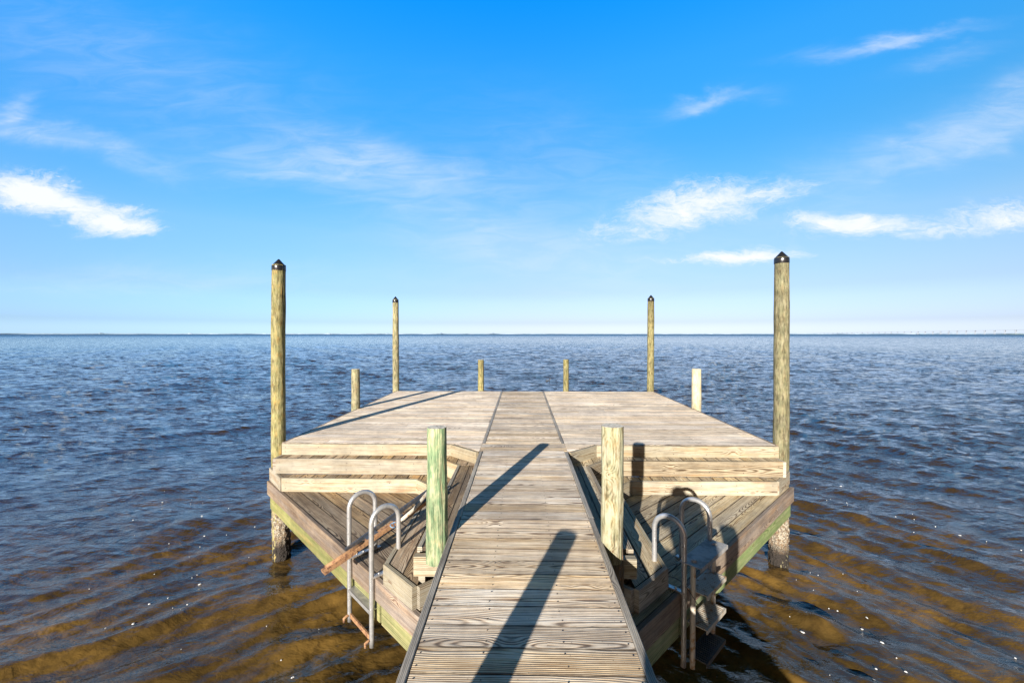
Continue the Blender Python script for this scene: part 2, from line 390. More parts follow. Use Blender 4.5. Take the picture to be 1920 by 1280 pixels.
def simple(name, col, rough=.5, metal=0.0, ns=20, var=.25, bmp=.0, col2=None, thr=(.45, .65), spec=.5):
    m_, g, p = mat(name)
    t = g.new('ShaderNodeTexCoord').outputs['Object']
    n = g.noise(t, ns, 5, .6)
    c2 = col2 or tuple(x * (1 - var) for x in col)
    c = g.mix(g.step(n, *thr), C4(*col), C4(*c2))
    g.put(p.inputs['Base Color'], c); p.inputs['Metallic'].default_value = metal
    g.put(p.inputs['Roughness'], g.step(n, .3, .7, max(rough - .1, .03), min(rough + .1, 1)))
    p.inputs['Specular IOR Level'].default_value = spec
    if bmp: bump(g, p, n, bmp)
    return m_
M['cap'] = simple('black_cap_plastic', (.012, .012, .013), .28, ns=30)
M['nail'] = simple('dark_nail_metal', (.05, .035, .03), .6, ns=80)
M['alu'] = simple('dull_aluminium', (.46, .45, .43), .36, .6, ns=18, var=.3, bmp=.0006)
M['alu_dirty'] = simple('stained_aluminium', (.40, .36, .29), .6, .1, ns=25, col2=(.28, .17, .08), thr=(.5, .66), bmp=.001)
M['rust'] = simple('rusted_scale', (.27, .145, .065), .85, .0, ns=45, col2=(.13, .06, .03), thr=(.46, .62), bmp=.003)
M['dark_metal'] = simple('dark_stained_metal', (.06, .065, .075), .45, .4, ns=25, col2=(.16, .13, .1), thr=(.5, .7))
M['rope'] = simple('blue_twine', (.12, .25, .38), .8, ns=60)
M['endgrain'] = simple('post_end_grain', (.52, .48, .40), .9, ns=60, col2=(.28, .24, .18), bmp=.003)
M['rot'] = simple('rotted_wood', (.09, .065, .04), .9, ns=30, col2=(.40, .15, .03), thr=(.55, .7), bmp=.006)
def barn():
    m_, g, p = mat('barnacle_crust')
    t = g.new('ShaderNodeTexCoord').outputs['Object']
    vo = g.new('ShaderNodeTexVoronoi'); g.put(vo.inputs['Vector'], g.vm('ADD', t, g.vm('MULTIPLY', g.noise(t, 30, 3, .6, col=True), (.03, .03, .03)))); vo.inputs['Scale'].default_value = 75
    n = g.noise(t, 26, 5, .7); z = g.sep(t)[2]
    c = g.mix(g.step(n, .38, .62), C4(.40, .36, .27), C4(.19, .12, .06))
    c = g.mix(g.m('MULTIPLY', g.step(vo.outputs['Distance'], .45, .75), .8), c, C4(.06, .04, .028))
    c = g.mix(g.step(g.m('ADD', z, g.m('MULTIPLY', n, .25)), -.78, -.66), c, C4(.13, .10, .07))
    zn = g.m('ADD', z, g.m('MULTIPLY', n, .22))
    c = g.mix(g.step(zn, -1.10, -1.27), c, C4(.02, .014, .009))
    g.put(p.inputs['Base Color'], c); p.inputs['Roughness'].default_value = .8
    bump(g, p, g.m('ADD', vo.outputs['Distance'], n), .012)
    return m_
M['barn'] = barn()

WATER_Z = -1.5
def water_mat():
    m_, g, p = mat('bay_water')
    t = g.new('ShaderNodeNewGeometry').outputs['Position']
    x, y, z = g.sep(t)
    d = g.m('SQRT', g.m('ADD', g.m('MULTIPLY', x, x), g.m('MULTIPLY', y, y)))
    flat = g.xyz(x, y, 0.0)
    n = g.noise(flat, .9, 6, .62, .6); n2 = g.noise(flat, 5.5, 5, .65, .5)
    big = g.noise(flat, .22, 3, .5)
    c = g.mix(g.step(g.m('ADD', n, g.m('MULTIPLY', g.m('SUBTRACT', big, .5), .5)), .36, .66), C4(.055, .034, .010), C4(.140, .080, .019))
    c = g.mix(g.m('MULTIPLY', g.step(n2, .42, .68), .65), c, C4(.028, .017, .006))
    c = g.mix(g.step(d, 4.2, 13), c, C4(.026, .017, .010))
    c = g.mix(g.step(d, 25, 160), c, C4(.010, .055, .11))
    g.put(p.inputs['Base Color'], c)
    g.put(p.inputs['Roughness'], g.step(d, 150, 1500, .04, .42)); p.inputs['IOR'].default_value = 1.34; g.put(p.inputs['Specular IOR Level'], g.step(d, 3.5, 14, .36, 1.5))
    # fine ripples, longer along the crests
    r1 = g.noise(g.vm('MULTIPLY', flat, (1.0, 1.35, 1)), 9.0, 4, .6, .5)
    r2 = g.noise(g.vm('MULTIPLY', flat, (1.0, 1.6, 1)), 2.2, 4, .6, .4)
    r3 = g.noise(g.vm('MULTIPLY', flat, (.6, 1.0, 1)), .28, 4, .6, .3)
    h = g.m('ADD', g.m('MULTIPLY', r1, g.step(d, 2, 40, .010, .02)), g.m('MULTIPLY', r2, g.step(d, 4, 12, .02, .07)))
    
    b = g.new('ShaderNodeBump'); b.inputs['Strength'].default_value = 1.0; b.inputs['Distance'].default_value = 1.0
    g.put(b.inputs['Height'], h)
    def chop(fx, fy, w_, amp):
        q = g.noise(g.vm('MULTIPLY', flat, (fx, fy, 1.0)), 1.0, 3, .55, .3, col=True)
        q = g.vm('MULTIPLY', g.vm('SUBTRACT', q, (.5, .5, .5)), (amp * .8, amp, 0.0))
        return g.vm('MULTIPLY', q, g.xyz(w_, w_, w_))
    v = chop(3.0, 11.0, g.step(d, 3.0, 8), .9)
    v = g.vm('ADD', v, chop(2.1, 6.4, g.step(d, 7, 20), 2.0))
    v = g.vm('ADD', v, chop(1.0, 3.0, g.step(d, 18, 60), 3.0))
    v = g.vm('ADD', v, chop(.35, 1.1, g.step(d, 60, 250), 2.4))
    v = g.vm('ADD', v, chop(.08, .3, g.step(d, 250, 1200), 3.0))
    g.l.new(g.vm('NORMALIZE', g.vm('ADD', b.outputs[0], v)), p.inputs['Normal'])
    return m_
M['water'] = water_mat()

# ------------------------------------------------------------------ water surface
WV = []
def fam(n, dirx, spread, l0, l1, slope, key):
    for _ in range(n):
        L = l0 * (l1 / l0) ** rng.random()
        an = math.atan2(1.0, dirx) + R(rng.normal(0, spread))      # crest direction
        kx, ky = -math.sin(an), math.cos(an)
        k = 2 * math.pi / L
        WV.append((kx * k, ky * k, slope / k, rng.random() * 6.283, L, key))
fam(18, .95, 10, .22, .75, .088, 'L'); fam(20, .85, 9, .085, .22, .078, 'L'); fam(8, 1.4, 11, .8, 2.6, .078, 'L')
fam(18, -.80, 10, .22, .75, .088, 'R'); fam(20, -.70, 9, .085, .22, .078, 'R'); fam(8, -1.3, 11, .8, 2.6, .078, 'R')
fam(24, 5.0, 20, .22, 1.4, .075, 'C'); fam(12, 6.0, 18, 1.3, 4.0, .050, 'C')
def wave_h(X, Y, S=None):
    S = np.zeros_like(X) if S is None else S
    wl = 1 / (1 + np.exp((X - 0.2) / 1.2)); near = 1 / (1 + np.exp((np.hypot(X, Y) - 20) / 5.0))
    Wt = {'L': wl * (.25 + .75 * near), 'R': (1 - wl) * (.25 + .75 * near), 'C': .35 + .95 * (1 - near)}
    xw = X + .22 * np.sin(Y * .9 + .6 * np.sin(X * .7)) + .05 * np.sin(Y * 4.1 + X * 1.3); yw = Y + .20 * np.sin(X * 1.1 + 1.3 + .5 * np.sin(Y * .8)) + .05 * np.sin(X * 4.7 - Y * 1.1)
    gust = .75 + .35 * np.sin(X * .35 + 1.1 * np.sin(Y * .21)) * np.sin(Y * .3 + X * .12)
    h = np.zeros_like(X)
    for kx, ky, am, ph, L, key in WV:
        s = np.sin(kx * xw + ky * yw + ph)
        fade = np.clip((L / np.maximum(S, 1e-6) - 2.5) / 2.5, 0, 1)
        h += am * (np.exp(1.9 * (s - 1)) * 1.5 - .5) * Wt[key] * fade
    return h * gust
def build_water():
    front = np.radians(np.linspace(-72, 72, 1150)); back = np.radians(np.linspace(72, 288, 130)[1:-1])
    ang = np.concatenate([front, back]); na = len(ang)
    r1 = .5 * (200 / .5) ** (np.linspace(0, 1, 760)); r2 = np.geomspace(215, 30000, 40); rad = np.concatenate([r1, r2]); nr = len(rad)
    A, Rr = np.meshgrid(ang, rad)
    X = np.sin(A) * Rr; Y = np.cos(A) * Rr
    dr = np.gradient(rad)[:, None] * np.ones((1, na))
    da = np.where(np.abs(A) < 1.26, R(.125), R(1.65)) * Rr
    S = np.maximum(dr, da)
    Z = wave_h(X, Y, S) + WATER_Z
    co = np.stack([X, Y, Z], -1).reshape(-1, 3)
    i = np.arange(nr - 1)[:, None] * na; j = np.arange(na)[None, :]; j2 = (j + 1) % na
    q = np.stack([i + j, i + na + j, i + na + j2, i + j2], -1).reshape(-1, 4)[:, ::-1]
    # centre fan
    co = np.vstack([co, [[0, 0, WATER_Z]]]); c = len(co) - 1
    tri = np.stack([np.full(na, c), np.arange(na), (np.arange(na) + 1) % na], -1)[:, ::-1]
    me = bpy.data.meshes.new('water'); me.vertices.add(len(co)); me.vertices.foreach_set('co', co.ravel())
    nl = q.size + tri.size; me.loops.add(nl); me.loops.foreach_set('vertex_index', np.concatenate([q.ravel(), tri.ravel()]).astype(np.int32))
    npoly = len(q) + len(tri); me.polygons.add(npoly)
    me.polygons.foreach_set('loop_start', np.concatenate([np.arange(len(q)) * 4, len(q) * 4 + np.arange(len(tri)) * 3]).astype(np.int32))
    me.polygons.foreach_set('use_smooth', np.ones(npoly, bool))
    me.update(calc_edges=True); me.validate()
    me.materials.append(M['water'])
    o = bpy.data.objects.new('water', me); COL.objects.link(o)
    tag(o, 'rippled bay water, amber brown near the dock and blue towards the horizon', kind='structure')
    return o
build_water()

def far_shore():
    mb = MB(); vs_ = []; n = 900
    m_, g, p = mat('far_shore_haze_green')
    t = g.new('ShaderNodeNewGeometry').outputs['Position']
    nn = g.noise(g.vm('MULTIPLY', t, (.004, .004, .03)), 1.0, 5, .7)
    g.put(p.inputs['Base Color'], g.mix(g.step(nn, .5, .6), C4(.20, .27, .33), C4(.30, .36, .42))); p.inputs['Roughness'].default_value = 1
    for i in range(n):
        an = R(-66 + 132 * i / (n - 1)); r = 8200 + 700 * math.sin(i * .013) + 300 * mnoise.noise((i * .05, 0, 0))
        base = 15 + 4 * mnoise.noise((i * .03, 3, 0)) + 5 * mnoise.noise((i * .35, 9, 0)) + 3 * mnoise.noise((i * 1.1, 9, 5))
        if i % 47 < 2: base += 9
        x, y = math.sin(an), math.cos(an)
        vs_ += [(x * r, y * r, WATER_Z - .5), (x * (r + 25), y * (r + 25), WATER_Z + 2), (x * (r + 60), y * (r + 60), WATER_Z + base), (x * (r + 300), y * (r + 300), WATER_Z + base * .9), (x * (r + 420), y * (r + 420), WATER_Z - .5)]
    fs = []
    for i in range(n - 1):
        for k in range(4): fs.append([i * 5 + k, i * 5 + k + 1, (i + 1) * 5 + k + 1, (i + 1) * 5 + k][::-1])
    mb.add(vs_, fs); o = mb.build('far_shore', m_)
    tag(o, 'thin pale tree-lined shore along the horizon', kind='structure')
far_shore()

# ------------------------------------------------------------------ dock
dock = tag(empty('wooden_dock', (0, 5.3, 0)), 'weathered wooden dock with walkway, square platform and two-step swim landings over the water', 'dock')
class DockMB(MB):
    def build(s, name, mats, parent=dock, loc=None):
        s.v = [(x, y - 5.3, z) for x, y, z in s.v]
        return MB.build(s, name, mats, parent, loc)
XL, XR = -.49, .535                     # outer faces of the walkway
T = .038
PF, PB = 5.30, 10.17                    # platform front and back
PX0, PX1 = -2.985, 3.12
BW, GP = .1400, .0030
# nails helper
def nail(mb, x, y, z, r=.0042):
    vs_ = [(x + r * math.cos(k * math.pi / 3), y + r * math.sin(k * math.pi / 3), z) for k in range(6)]
    mb.add(vs_, [list(range(6))], mi=1)
# walkway decking incl. the strip that runs on across the platform
mb = DockMB(); y = -2.6
while y < PB - .02:
    y1 = min(y + BW, PB)
    xa, xb = (XL + T + .002, XR - T - .002)
    if y > 4.93 and y < 5.27: xa, xb = -.49, .535
    rnd = (random.random(), random.random(), random.random())
    mb.slab([(xa, y), (xb, y), (xb, y1), (xa, y1)], -.038, 0.0, (1, 0), warp=.002)
    if y > .9 and y < 7:
        for jx in (XL + .058, -.16, .19, XR - .06):
            for q in (.25, .78):
                nail(mb, jx + random.uniform(-.006, .006), y + BW * q + random.uniform(-.006, .006), .0022)
    y += BW + GP
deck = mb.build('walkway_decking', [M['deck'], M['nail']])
# platform decking left and right of the strip, with the 45 degree inner corner
NL = [(-.86, PF), (-.49, 4.93)]; NR = [(.925, PF), (.535, 4.93)]
for side, poly in (('l', [(PX0, PF), (-.86, PF), (-.49, PF), (-.49, PB), (PX0, PB)]), ('r', [(.535, PF), (.925, PF), (PX1, PF), (PX1, PB), (.535, PB)])):
    mb = DockMB()
    if side == 'l':
        P1 = [(PX0, PF - .02), (XL - .002, PF - .02), (XL - .002, PB), (PX0, PB)]
        tri = [(-.84, PF - .024), (XL - .002, 4.94), (XL - .002, PF - .024)]
    else:
        P1 = [(XR + .002, PF - .02), (PX1, PF - .02), (PX1, PB), (XR + .002, PB)]
        tri = [(XR + .002, 4.94), (.905, PF - .024), (XR + .002, PF - .024)]
    planks(mb, P1, (1, 0), BW, GP, -.038, 0.0, joints=(2.44, 3.05, 3.66), warp=.003)
    planks(mb, tri, (1, 0), BW, GP, -.038, 0.0)
    for yy_ in np.arange(PF + .05, 7.4, BW + GP):
        for jx in np.arange(P1[0][0] + .05, P1[1][0], .406):
            for q in (0, .075): nail(mb, jx, yy_ + q - .05, .0035, .004)
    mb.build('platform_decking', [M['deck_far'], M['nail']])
# flush rim boards: walkway edges and the two dark strips across the platform
for x0 in (XL, XR - T):
    mb = DockMB(); s = -2.6
    for e1 in (.2, 3.15, 4.93):
        mb.beam((x0 + T / 2 + random.uniform(-.002, .002), s + .002), (x0 + T / 2 + random.uniform(-.002, .002), e1 - .002), T, -.22, .006, .004); s = e1
    mb.build('walkway_rim_board', M['rim'])
for x0 in (XL, XR - T):
    mb = DockMB(); mb.beam((x0 + T / 2, 5.275), (x0 + T / 2, PB), T - .003, -.19, .0045, .003); mb.build('platform_divider_board', M['rim'])
# platform outer rim
mb = DockMB()
mb.beam((PX0 - T / 2, PF - .0), (PX0 - T / 2, PB), T, -.20, -.002); mb.beam((PX1 + T / 2, PF), (PX1 + T / 2, PB), T, -.20, -.002)
mb.beam((PX0 - T, PB + T / 2), (PX1 + T, PB + T / 2), T, -.20, -.003)
mb.build('platform_rim_board', M['edge'])

Z1, Z2, Z3 = -.14, -.32, -.475
def mir(p): return (.045 - p[0], p[1])
def side_geo(sg):
    """returns geometry of the left (-1) or right (+1) landing"""
    f = (lambda p: p) if sg < 0 else mir
    g = {}
    out0 = PX0 if sg < 0 else PX1
    g['f1'] = [(out0 - sg * .0, PF - T), f((-.86, PF - T)), f((-.50, 4.925))]
    o1 = -2.965 if sg < 0 else 3.07; o2 = -3.15 if sg < 0 else 3.26; o2b = -2.80 if sg < 0 else 2.91
    g['l1'] = [(o1, PF - T), (o1, 5.09), f((-.93, 5.09)), f((-.70, 4.86)), f((-.70, 2.98)), f((-.495, 2.98)), f((-.495, 4.93)), f((-.86, PF - T))]
    g['l2'] = [(o2, 5.36), (o2, 5.30), (o2b, 4.93), (o2b, 4.91) , f((-1.20, 4.91)), f((-.97, 4.68)), f((-.97, 3.12)), f((-.70, 2.85)), f((-.70, 5.08)), (o1, 5.08), (o1, 5.36)]
    g['cut'] = 2.11 if sg < 0 else 1.95
    g['o3'] = -3.14 if sg < 0 else 3.22
    return g
def fix(poly):
    A = sum(poly[i][0] * poly[(i + 1) % len(poly)][1] - poly[(i + 1) % len(poly)][0] * poly[i][1] for i in range(len(poly)))
    return poly if A > 0 else poly[::-1]
def fascia_run(name, pts, sg, z0, z1, mat_, th=.036, parent=dock):
    """boards on edge along a polyline; face outwards (towards the camera side)"""
    mb = DockMB()
    for i in range(len(pts) - 1):
        sd = -1 if sg < 0 else 1
        mb.beam(pts[i], pts[i + 1], th, z0 - .001 * (i % 2), z1 + .0015 * (i % 2), .004, side=sd)
        a_ = Vector(pts[i]); d_ = Vector(pts[i + 1]) - a_; L = d_.length; d_ /= L; n_ = Vector((-d_.y, d_.x)) * sd
        t_ = .05
        while t_ < L - .03:
            for q in (.28, .72):
                p_ = a_ + d_ * (t_ + random.uniform(-.008, .008)) + n_ * th; z_ = z0 + (z1 - z0) * (q + random.uniform(-.04, .04))
                mb.box((p_.x, p_.y, z_), (d_ * .004).to_3d(), (n_ * .0012).to_3d(), (0, 0, .004), mi=1)
            t_ += .406
    return mb.build(name, [mat_, M['nail']])
random.seed(21)
for sg in (-1, 1):
    g = side_geo(sg); f = (lambda p: p) if sg < 0 else mir
    tmat = M['tread'] if sg < 0 else M['tread_pale']
    # riser under the platform
    fascia_run('platform_front_fascia', g['f1'], sg, Z1 + .001, -.001 - (0), M['fascia'], T)
    # upper step: boards along Y, split so every clip is convex
    mb = DockMB(); o1 = g['l1'][0][0]
    main = fix([(o1, PF - T - .002), (o1, 5.09), f((-.93, 5.09)), f((-.86, PF - T - .002))])
    planks(mb, main, (0, 1), BW * .98, GP + .003, Z1 - .036, Z1)
    tri = fix([f((-.93, 5.088)), f((-.70, 4.86)), f((-.50, 4.88)), f((-.86, PF - T - .006))])
    planks(mb, tri, (0, 1), BW * .9, GP + .003, Z1 - .036, Z1)
    strip = fix([f((-.70, 4.857)), f((-.70, 2.98)), f((-.492, 2.98)), f((-.492, 4.877))])
    planks(mb, strip, (0, 1), .100, .004, Z1 - .036, Z1)
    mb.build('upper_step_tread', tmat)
    fascia_run('upper_step_fascia', [(o1, 5.088), f((-.93, 5.088)), f((-.70, 4.858)), f((-.70, 2.97))], sg, Z2 + .001, Z1 + .004, M['fascia'] if sg < 0 else M['fascia2'])
    mb = DockMB(); mb.beam((o1 + sg * .019, PF + .1), (o1 + sg * .019, 5.055), .036, Z2 + .001, Z1 + .002); mb.build('upper_step_end_board', M['rim'])
    # lower step
    o2 = -3.15 if sg < 0 else 3.26; o2b = -2.80 if sg < 0 else 2.91
    mb = DockMB()
    main = fix([(o2, 5.36), (o2, 5.30), (o2b, 4.93), f((-1.20, 4.91)), f((-.97, 4.90)), f((-.97, 5.05)), (o1, 5.05), (o1, 5.36)])
    # convex pieces
    pc1 = fix([(o2, 5.45), (o2, 5.29), (o1 + sg * -.0, 5.10), (o1, 5.45)])
    pc2 = fix([(o1, 5.098), (o2b, 4.92), f((-1.20, 4.91)), f((-1.20, 5.05)), (o1, 5.05 + .0)])
    planks(mb, pc1, (0, 1), BW * .97, GP + .003, Z2 - .036, Z2); planks(mb, pc2, (0, 1), BW * .97, GP + .003, Z2 - .036, Z2)
    pc3 = fix([f((-1.197, 5.05)), f((-1.197, 4.905)), f((-.97, 4.68)), f((-.74, 4.86)), f((-.93, 5.05))])
    planks(mb, pc3, (0, 1), BW * .97, GP + .003, Z2 - .036, Z2)
    pc4 = fix([f((-.97, 4.678)), f((-.97, 3.09)), f((-.703, 2.825)), f((-.703, 4.86)), f((-.74, 4.856))])
    planks(mb, pc4, (0, 1), .128, .006, Z2 - .036, Z2)
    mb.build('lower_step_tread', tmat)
    fascia_run('lower_step_fascia', [(o2, 5.30), (o2b, 4.925), f((-1.20, 4.91)), f((-.97, 4.68)), f((-.97, 3.08))], sg, Z3 + .001, Z2 + .003, M['fascia'])
    mb = DockMB(); mb.beam(f((-.985, 3.09)), f((-.70, 2.81)), .036, Z3 + .003, Z2 + .005, side=(-1 if sg < 0 else 1))
    mb.beam(f((-.70, 2.812)), f((-.60, 2.91)), .036, Z3 + .003, Z2 + .004, side=(-1 if sg < 0 else 1))
    mb.build('bench_end_board', M['fascia'] if sg < 0 else M['rim'])
    # low landing: boards parallel to its slanting edge
    c = g['cut']; o3 = g['o3']; e0 = (o3, c + abs(o3)); e1 = (f((-.46, 0))[0], c + abs(f((-.46, 0))[0]))
    poly = fix([e0, e1, (e1[0], 5.2), (o3, 5.40)])
    mb = DockMB(); s2 = math.sqrt(.5)
    ax = (s2, -s2) if sg < 0 else (s2, s2)
    nx = (-ax[1], ax[0]); st = min(p[0] * nx[0] + p[1] * nx[1] for p in poly)
    planks(mb, poly, ax, .1395, .0065, Z3 - .036, Z3, start=st)
    for k in range(9):
        bx = k * .146 + .03
        for q in (0, .075):
            for t_ in np.arange(.3, 3.6, .42):
                px = o3 + -sg * s2 * t_ + -sg * s2 * 0; py = e0[1] - s2 * t_
                nxp = px + (-sg) * s2 * (bx + q); nyp = py + s2 * (bx + q)
                if nyp < 4.85 and abs(nxp) < 2.9 and abs(nxp) > 1.0: nail(mb, nxp, nyp, Z3 + .0015, .0045)
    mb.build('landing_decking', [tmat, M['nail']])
    # edge fascia, the green beam below it (two lengths with a gap at the ladder)
    out = Vector((sg, -1)).normalized()
    def along(t_, d_): return (e0[0] - sg * s2 * t_ + out.x * d_, e0[1] - s2 * t_ + out.y * d_)
    Lt = (Vector(e1) - Vector(e0)).length
    mb = DockMB(); lad0, lad1 = (2.42, 2.93)
    for a0, a1 in ((-.02, lad0), (lad0 + .003, lad1), (lad1 + .003, Lt)):
        mb.beam(along(a0, .022), along(a1, .022), T, Z3 - .165, Z3 + .004)
    mb.build('landing_edge_board', M['edge'])
    mb = DockMB(); tl = sum((.0,)) 
    for a0, a1 in ((.03, lad0 + .03), (lad0 + .06, lad1 + .02), (lad1 + .05, Lt + .35)):
        mb.beam(along(a0, -.004), along(a1, -.004), .045, Z3 - .335, Z3 - .168)
    mb.build('landing_beam', M['beam_g'] if sg < 0 else M['beam_rg'])
    # joists below
    mb = DockMB()
    for t_ in (.5, 1.1, 1.8, 3.1):
        p0 = along(t_, -.04); p1 = (p0[0] - sg * .9, p0[1] + .9)
        mb.beam(p0, p1, .04, Z3 - .22, Z3 - .038)
    mb.beam((o3 - sg * .05, 5.42), (.02, 5.42), .06, -.75, -.57)
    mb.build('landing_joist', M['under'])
    # block that carries the near post
    mb = DockMB()
    bx0, bx1 = (-.735, -.56) if sg < 0 else (.60, .775)
    mb.beam((bx0, 2.89), (bx1, 2.89), .06, -.285, -.15, .004)
    mb.beam((bx0 + .03, 2.895), (bx0 + .075, 2.895), .04, -.40, -.287, .002)
    mb.build('post_block', M['fascia'])
# underframe of platform and walkway
mb = DockMB()
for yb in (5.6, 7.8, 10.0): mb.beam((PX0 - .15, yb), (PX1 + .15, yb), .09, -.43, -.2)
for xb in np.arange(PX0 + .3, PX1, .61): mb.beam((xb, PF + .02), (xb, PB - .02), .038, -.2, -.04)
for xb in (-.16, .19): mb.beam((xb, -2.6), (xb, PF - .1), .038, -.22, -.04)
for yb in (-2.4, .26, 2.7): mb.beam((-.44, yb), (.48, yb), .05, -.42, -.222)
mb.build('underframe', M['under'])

# ------------------------------------------------------------------ piles and posts
def pole_mesh(mb, r0, r1, z0, z1, seed, seg=72, flat=0.0, bend=0.0, rough=.004, top_slope=0.0, mi_top=None, bot_cut=None):
    nz = max(14, int((z1 - z0) / .06)); vs_ = []
    for i in range(nz + 1):
        t = i / nz; z = z0 + (z1 - z0) * t; rr = r0 + (r1 - r0) * t
        cx = bend * math.sin(t * math.pi); cy = bend * .5 * math.sin(t * 2.1 + seed)
        for k in range(seg):
            an = 2 * math.pi * k / seg
            an_ = an + .25 * math.sin(z * 1.1 + seed)
            q = rr * (1 + .05 * mnoise.noise((seed * 3, z * 2.2, an_ * .2)) - .05 * max(0.0, 1 - abs(((an_ + 1.9) % 6.283) - 3.1) / .09) * (1 if mnoise.noise((z * .8, seed, 5)) > -.15 else 0) + .035 * mnoise.noise((math.cos(an) * 1.2 + seed, math.sin(an) * 1.2, z * 1.3))) + rough * mnoise.noise((math.cos(an) * 5 + seed, math.sin(an) * 5, z * 4))
            zz = z
            if i == nz: zz += top_slope * math.cos(an) * rr + .003 * mnoise.noise((an * 3, seed, 0))
            x_, y_ = cx + math.cos(an) * q, cy + math.sin(an) * q
            if bot_cut and z < bot_cut[0]:      # sawn slanting foot
                lim = bot_cut[1] + (z - bot_cut[0]) * bot_cut[2]
                y_ = y_
                x_ = min(x_, lim) if bot_cut[3] > 0 else max(x_, -lim)
            vs_.append((x_, y_, zz))
    fs = []; us = []
    for i in range(nz):
        for k in range(seg):
            k2 = (k + 1) % seg
            fs.append([i * seg + k, i * seg + k2, (i + 1) * seg + k2, (i + 1) * seg + k])
            za, zb = z0 + (z1 - z0) * i / nz, z0 + (z1 - z0) * (i + 1) / nz
            c0, c1 = r0 * 2 * math.pi * k / seg - .3, r0 * 2 * math.pi * (k + 1) / seg - .3
            us.append([(za, c0), (za, c1), (zb, c1), (zb, c0)])
    mb.add(vs_, fs, us, (random.random(), random.random(), random.random()), 0, True)
    top = vs_[nz * seg:]
    mb.add(top, [list(range(seg))], None, None, 1)
    mb.add(vs_[:seg], [list(range(seg))[::-1]], None, None, 1)

def barnacle(parent, r, z0, z1, seed):
    mb = MB(); nz, seg = 60, 64; vs_ = []
    for i in range(nz + 1):
        z = z0 + (z1 - z0) * i / nz
        env = min(1, i / 6 * 1.0 if i < 6 else 1, (nz - i) / 14)
        for k in range(seg):
            an = 2 * math.pi * k / seg
            c_, s_ = math.cos(an), math.sin(an)
            nn = mnoise.noise((c_ * 4 + seed, s_ * 4, z * 14)) * .5 + mnoise.noise((c_ * 10 + seed, s_ * 10, z * 34)) * .5
            edge = env - max(0, mnoise.noise((c_ * 2, s_ * 2 + seed, 7)) * .9 if i > nz - 16 else 0)
            q = r * .99 + max(0.0, edge) * (.012 + .034 * max(-.3, nn)) - (.006 if edge <= 0 else 0)
            vs_.append((c_ * q, s_ * q, z))
    fs = []
    for i in range(nz):
        for k in range(seg): k2 = (k + 1) % seg; fs.append([i * seg + k, i * seg + k2, (i + 1) * seg + k2, (i + 1) * seg + k])
    mb.add(vs_, fs, None, None, 0, True)
    return mb.build('barnacle_crust', M['barn'], parent)
def cap_part(parent, r, z, bend=0):
    mb = MB(); prof = [(r * 1.03, -.055), (r * 1.05, -.05), (r * 1.05, .0), (r * 1.02, .012), (r * .10, .095), (0.0, .098)]; seg = 32; vs_ = []
    for q, h in prof:
        for k in range(seg): an = 2 * math.pi * k / seg; vs_.append((math.cos(an) * q, math.sin(an) * q, z + h))
    fs = []
    for i in range(len(prof) - 1):
        for k in range(seg): k2 = (k + 1) % seg; fs.append([i * seg + k, i * seg + k2, (i + 1) * seg + k2, (i + 1) * seg + k])
    mb.add(vs_, fs, None, None, 0, True)
    o = mb.build('pile_cap', M['cap'], parent)
    md = o.modifiers.new('edges', 'EDGE_SPLIT'); md.split_angle = R(32)
    return o
TALL = [(-3.12, 5.43, .084, .080, 2.25, 'tall black-capped pile beside the left front corner of the dock platform', -.02),
        (3.235, 5.40, .087, .081, 2.315, 'tall black-capped pile beside the right front corner of the dock platform', .012),
        (-3.05, 10.27, .078, .070, 2.20, 'tall black-capped pile at the far left corner of the platform', 0.0),
        (3.085, 10.27, .082, .074, 2.22, 'tall black-capped pile at the far right corner of the platform', 0.0)]
random.seed(5)
for i, (x, y, r0, r1, top, lab, bd) in enumerate(TALL):
    o = tag(empty('mooring_pile', (x, y, 0)), lab, 'pile', 'tall capped piles at the platform corners')
    mb = MB(); pole_mesh(mb, r0 * 1.08, r1, -2.0, top, 3.3 * i + 1, bend=bd); mb.build('pile_shaft', [M['pile'], M['endgrain']], o)
    cap_part(o, r1, top - .02)
    barnacle(o, r0 * 1.10, -1.75, -.72, i * 7.7)
def short_post(x, y, r0, r1, top, lab, m_, z0=-2.0, seed=0, name='dock_post', bend=0.0, **kw):
    o = tag(empty(name, (x, y, 0)), lab, 'post', kw.pop('group', 'short posts around the platform edge'))
    mb = MB(); pole_mesh(mb, r0, r1, z0, top, seed, bend=bend, **kw); mb.build('post_shaft', [m_, M['endgrain']], o); return o
short_post(-3.045, 7.75, .078, .073, .725, 'short brownish post halfway along the left edge of the platform', M['pile'], seed=4)
o = short_post(3.225, 7.93, .085, .082, .725, 'short pale square-sided post halfway along the right edge of the platform', M['post_pale'], seed=9)
short_post(-.985, 10.30, .074, .070, .745, 'left short post on the far edge of the platform', M['pile'], seed=14)
short_post(1.07, 10.30, .070, .066, .755, 'right short post on the far edge of the platform', M['pile'], seed=19)
NG_ = 'posts beside the walkway'
short_post(-.565, 2.82, .072, .062, .745, 'green-tinted round post beside the left edge of the walkway', M['post_green'], z0=-.155, seed=24, group=NG_, rough=.006)
o = short_post(.595, 2.80, .070, .070, .765, 'cream round post with rotted base beside the right edge of the walkway', M['post_cream'], z0=-.12, seed=29, group=NG_, rough=.006)
mb = MB(); pole_mesh(mb, .052, .064, -.42, -.118, 31, rough=.012); mb.tube([(.062, -.02, -.6), (.066, -.02, -.2), (.062, -.02, .0)], [.008, .008, .003], 6)
mb.build('rotted_base', [M['rot'], M['rot']], o)
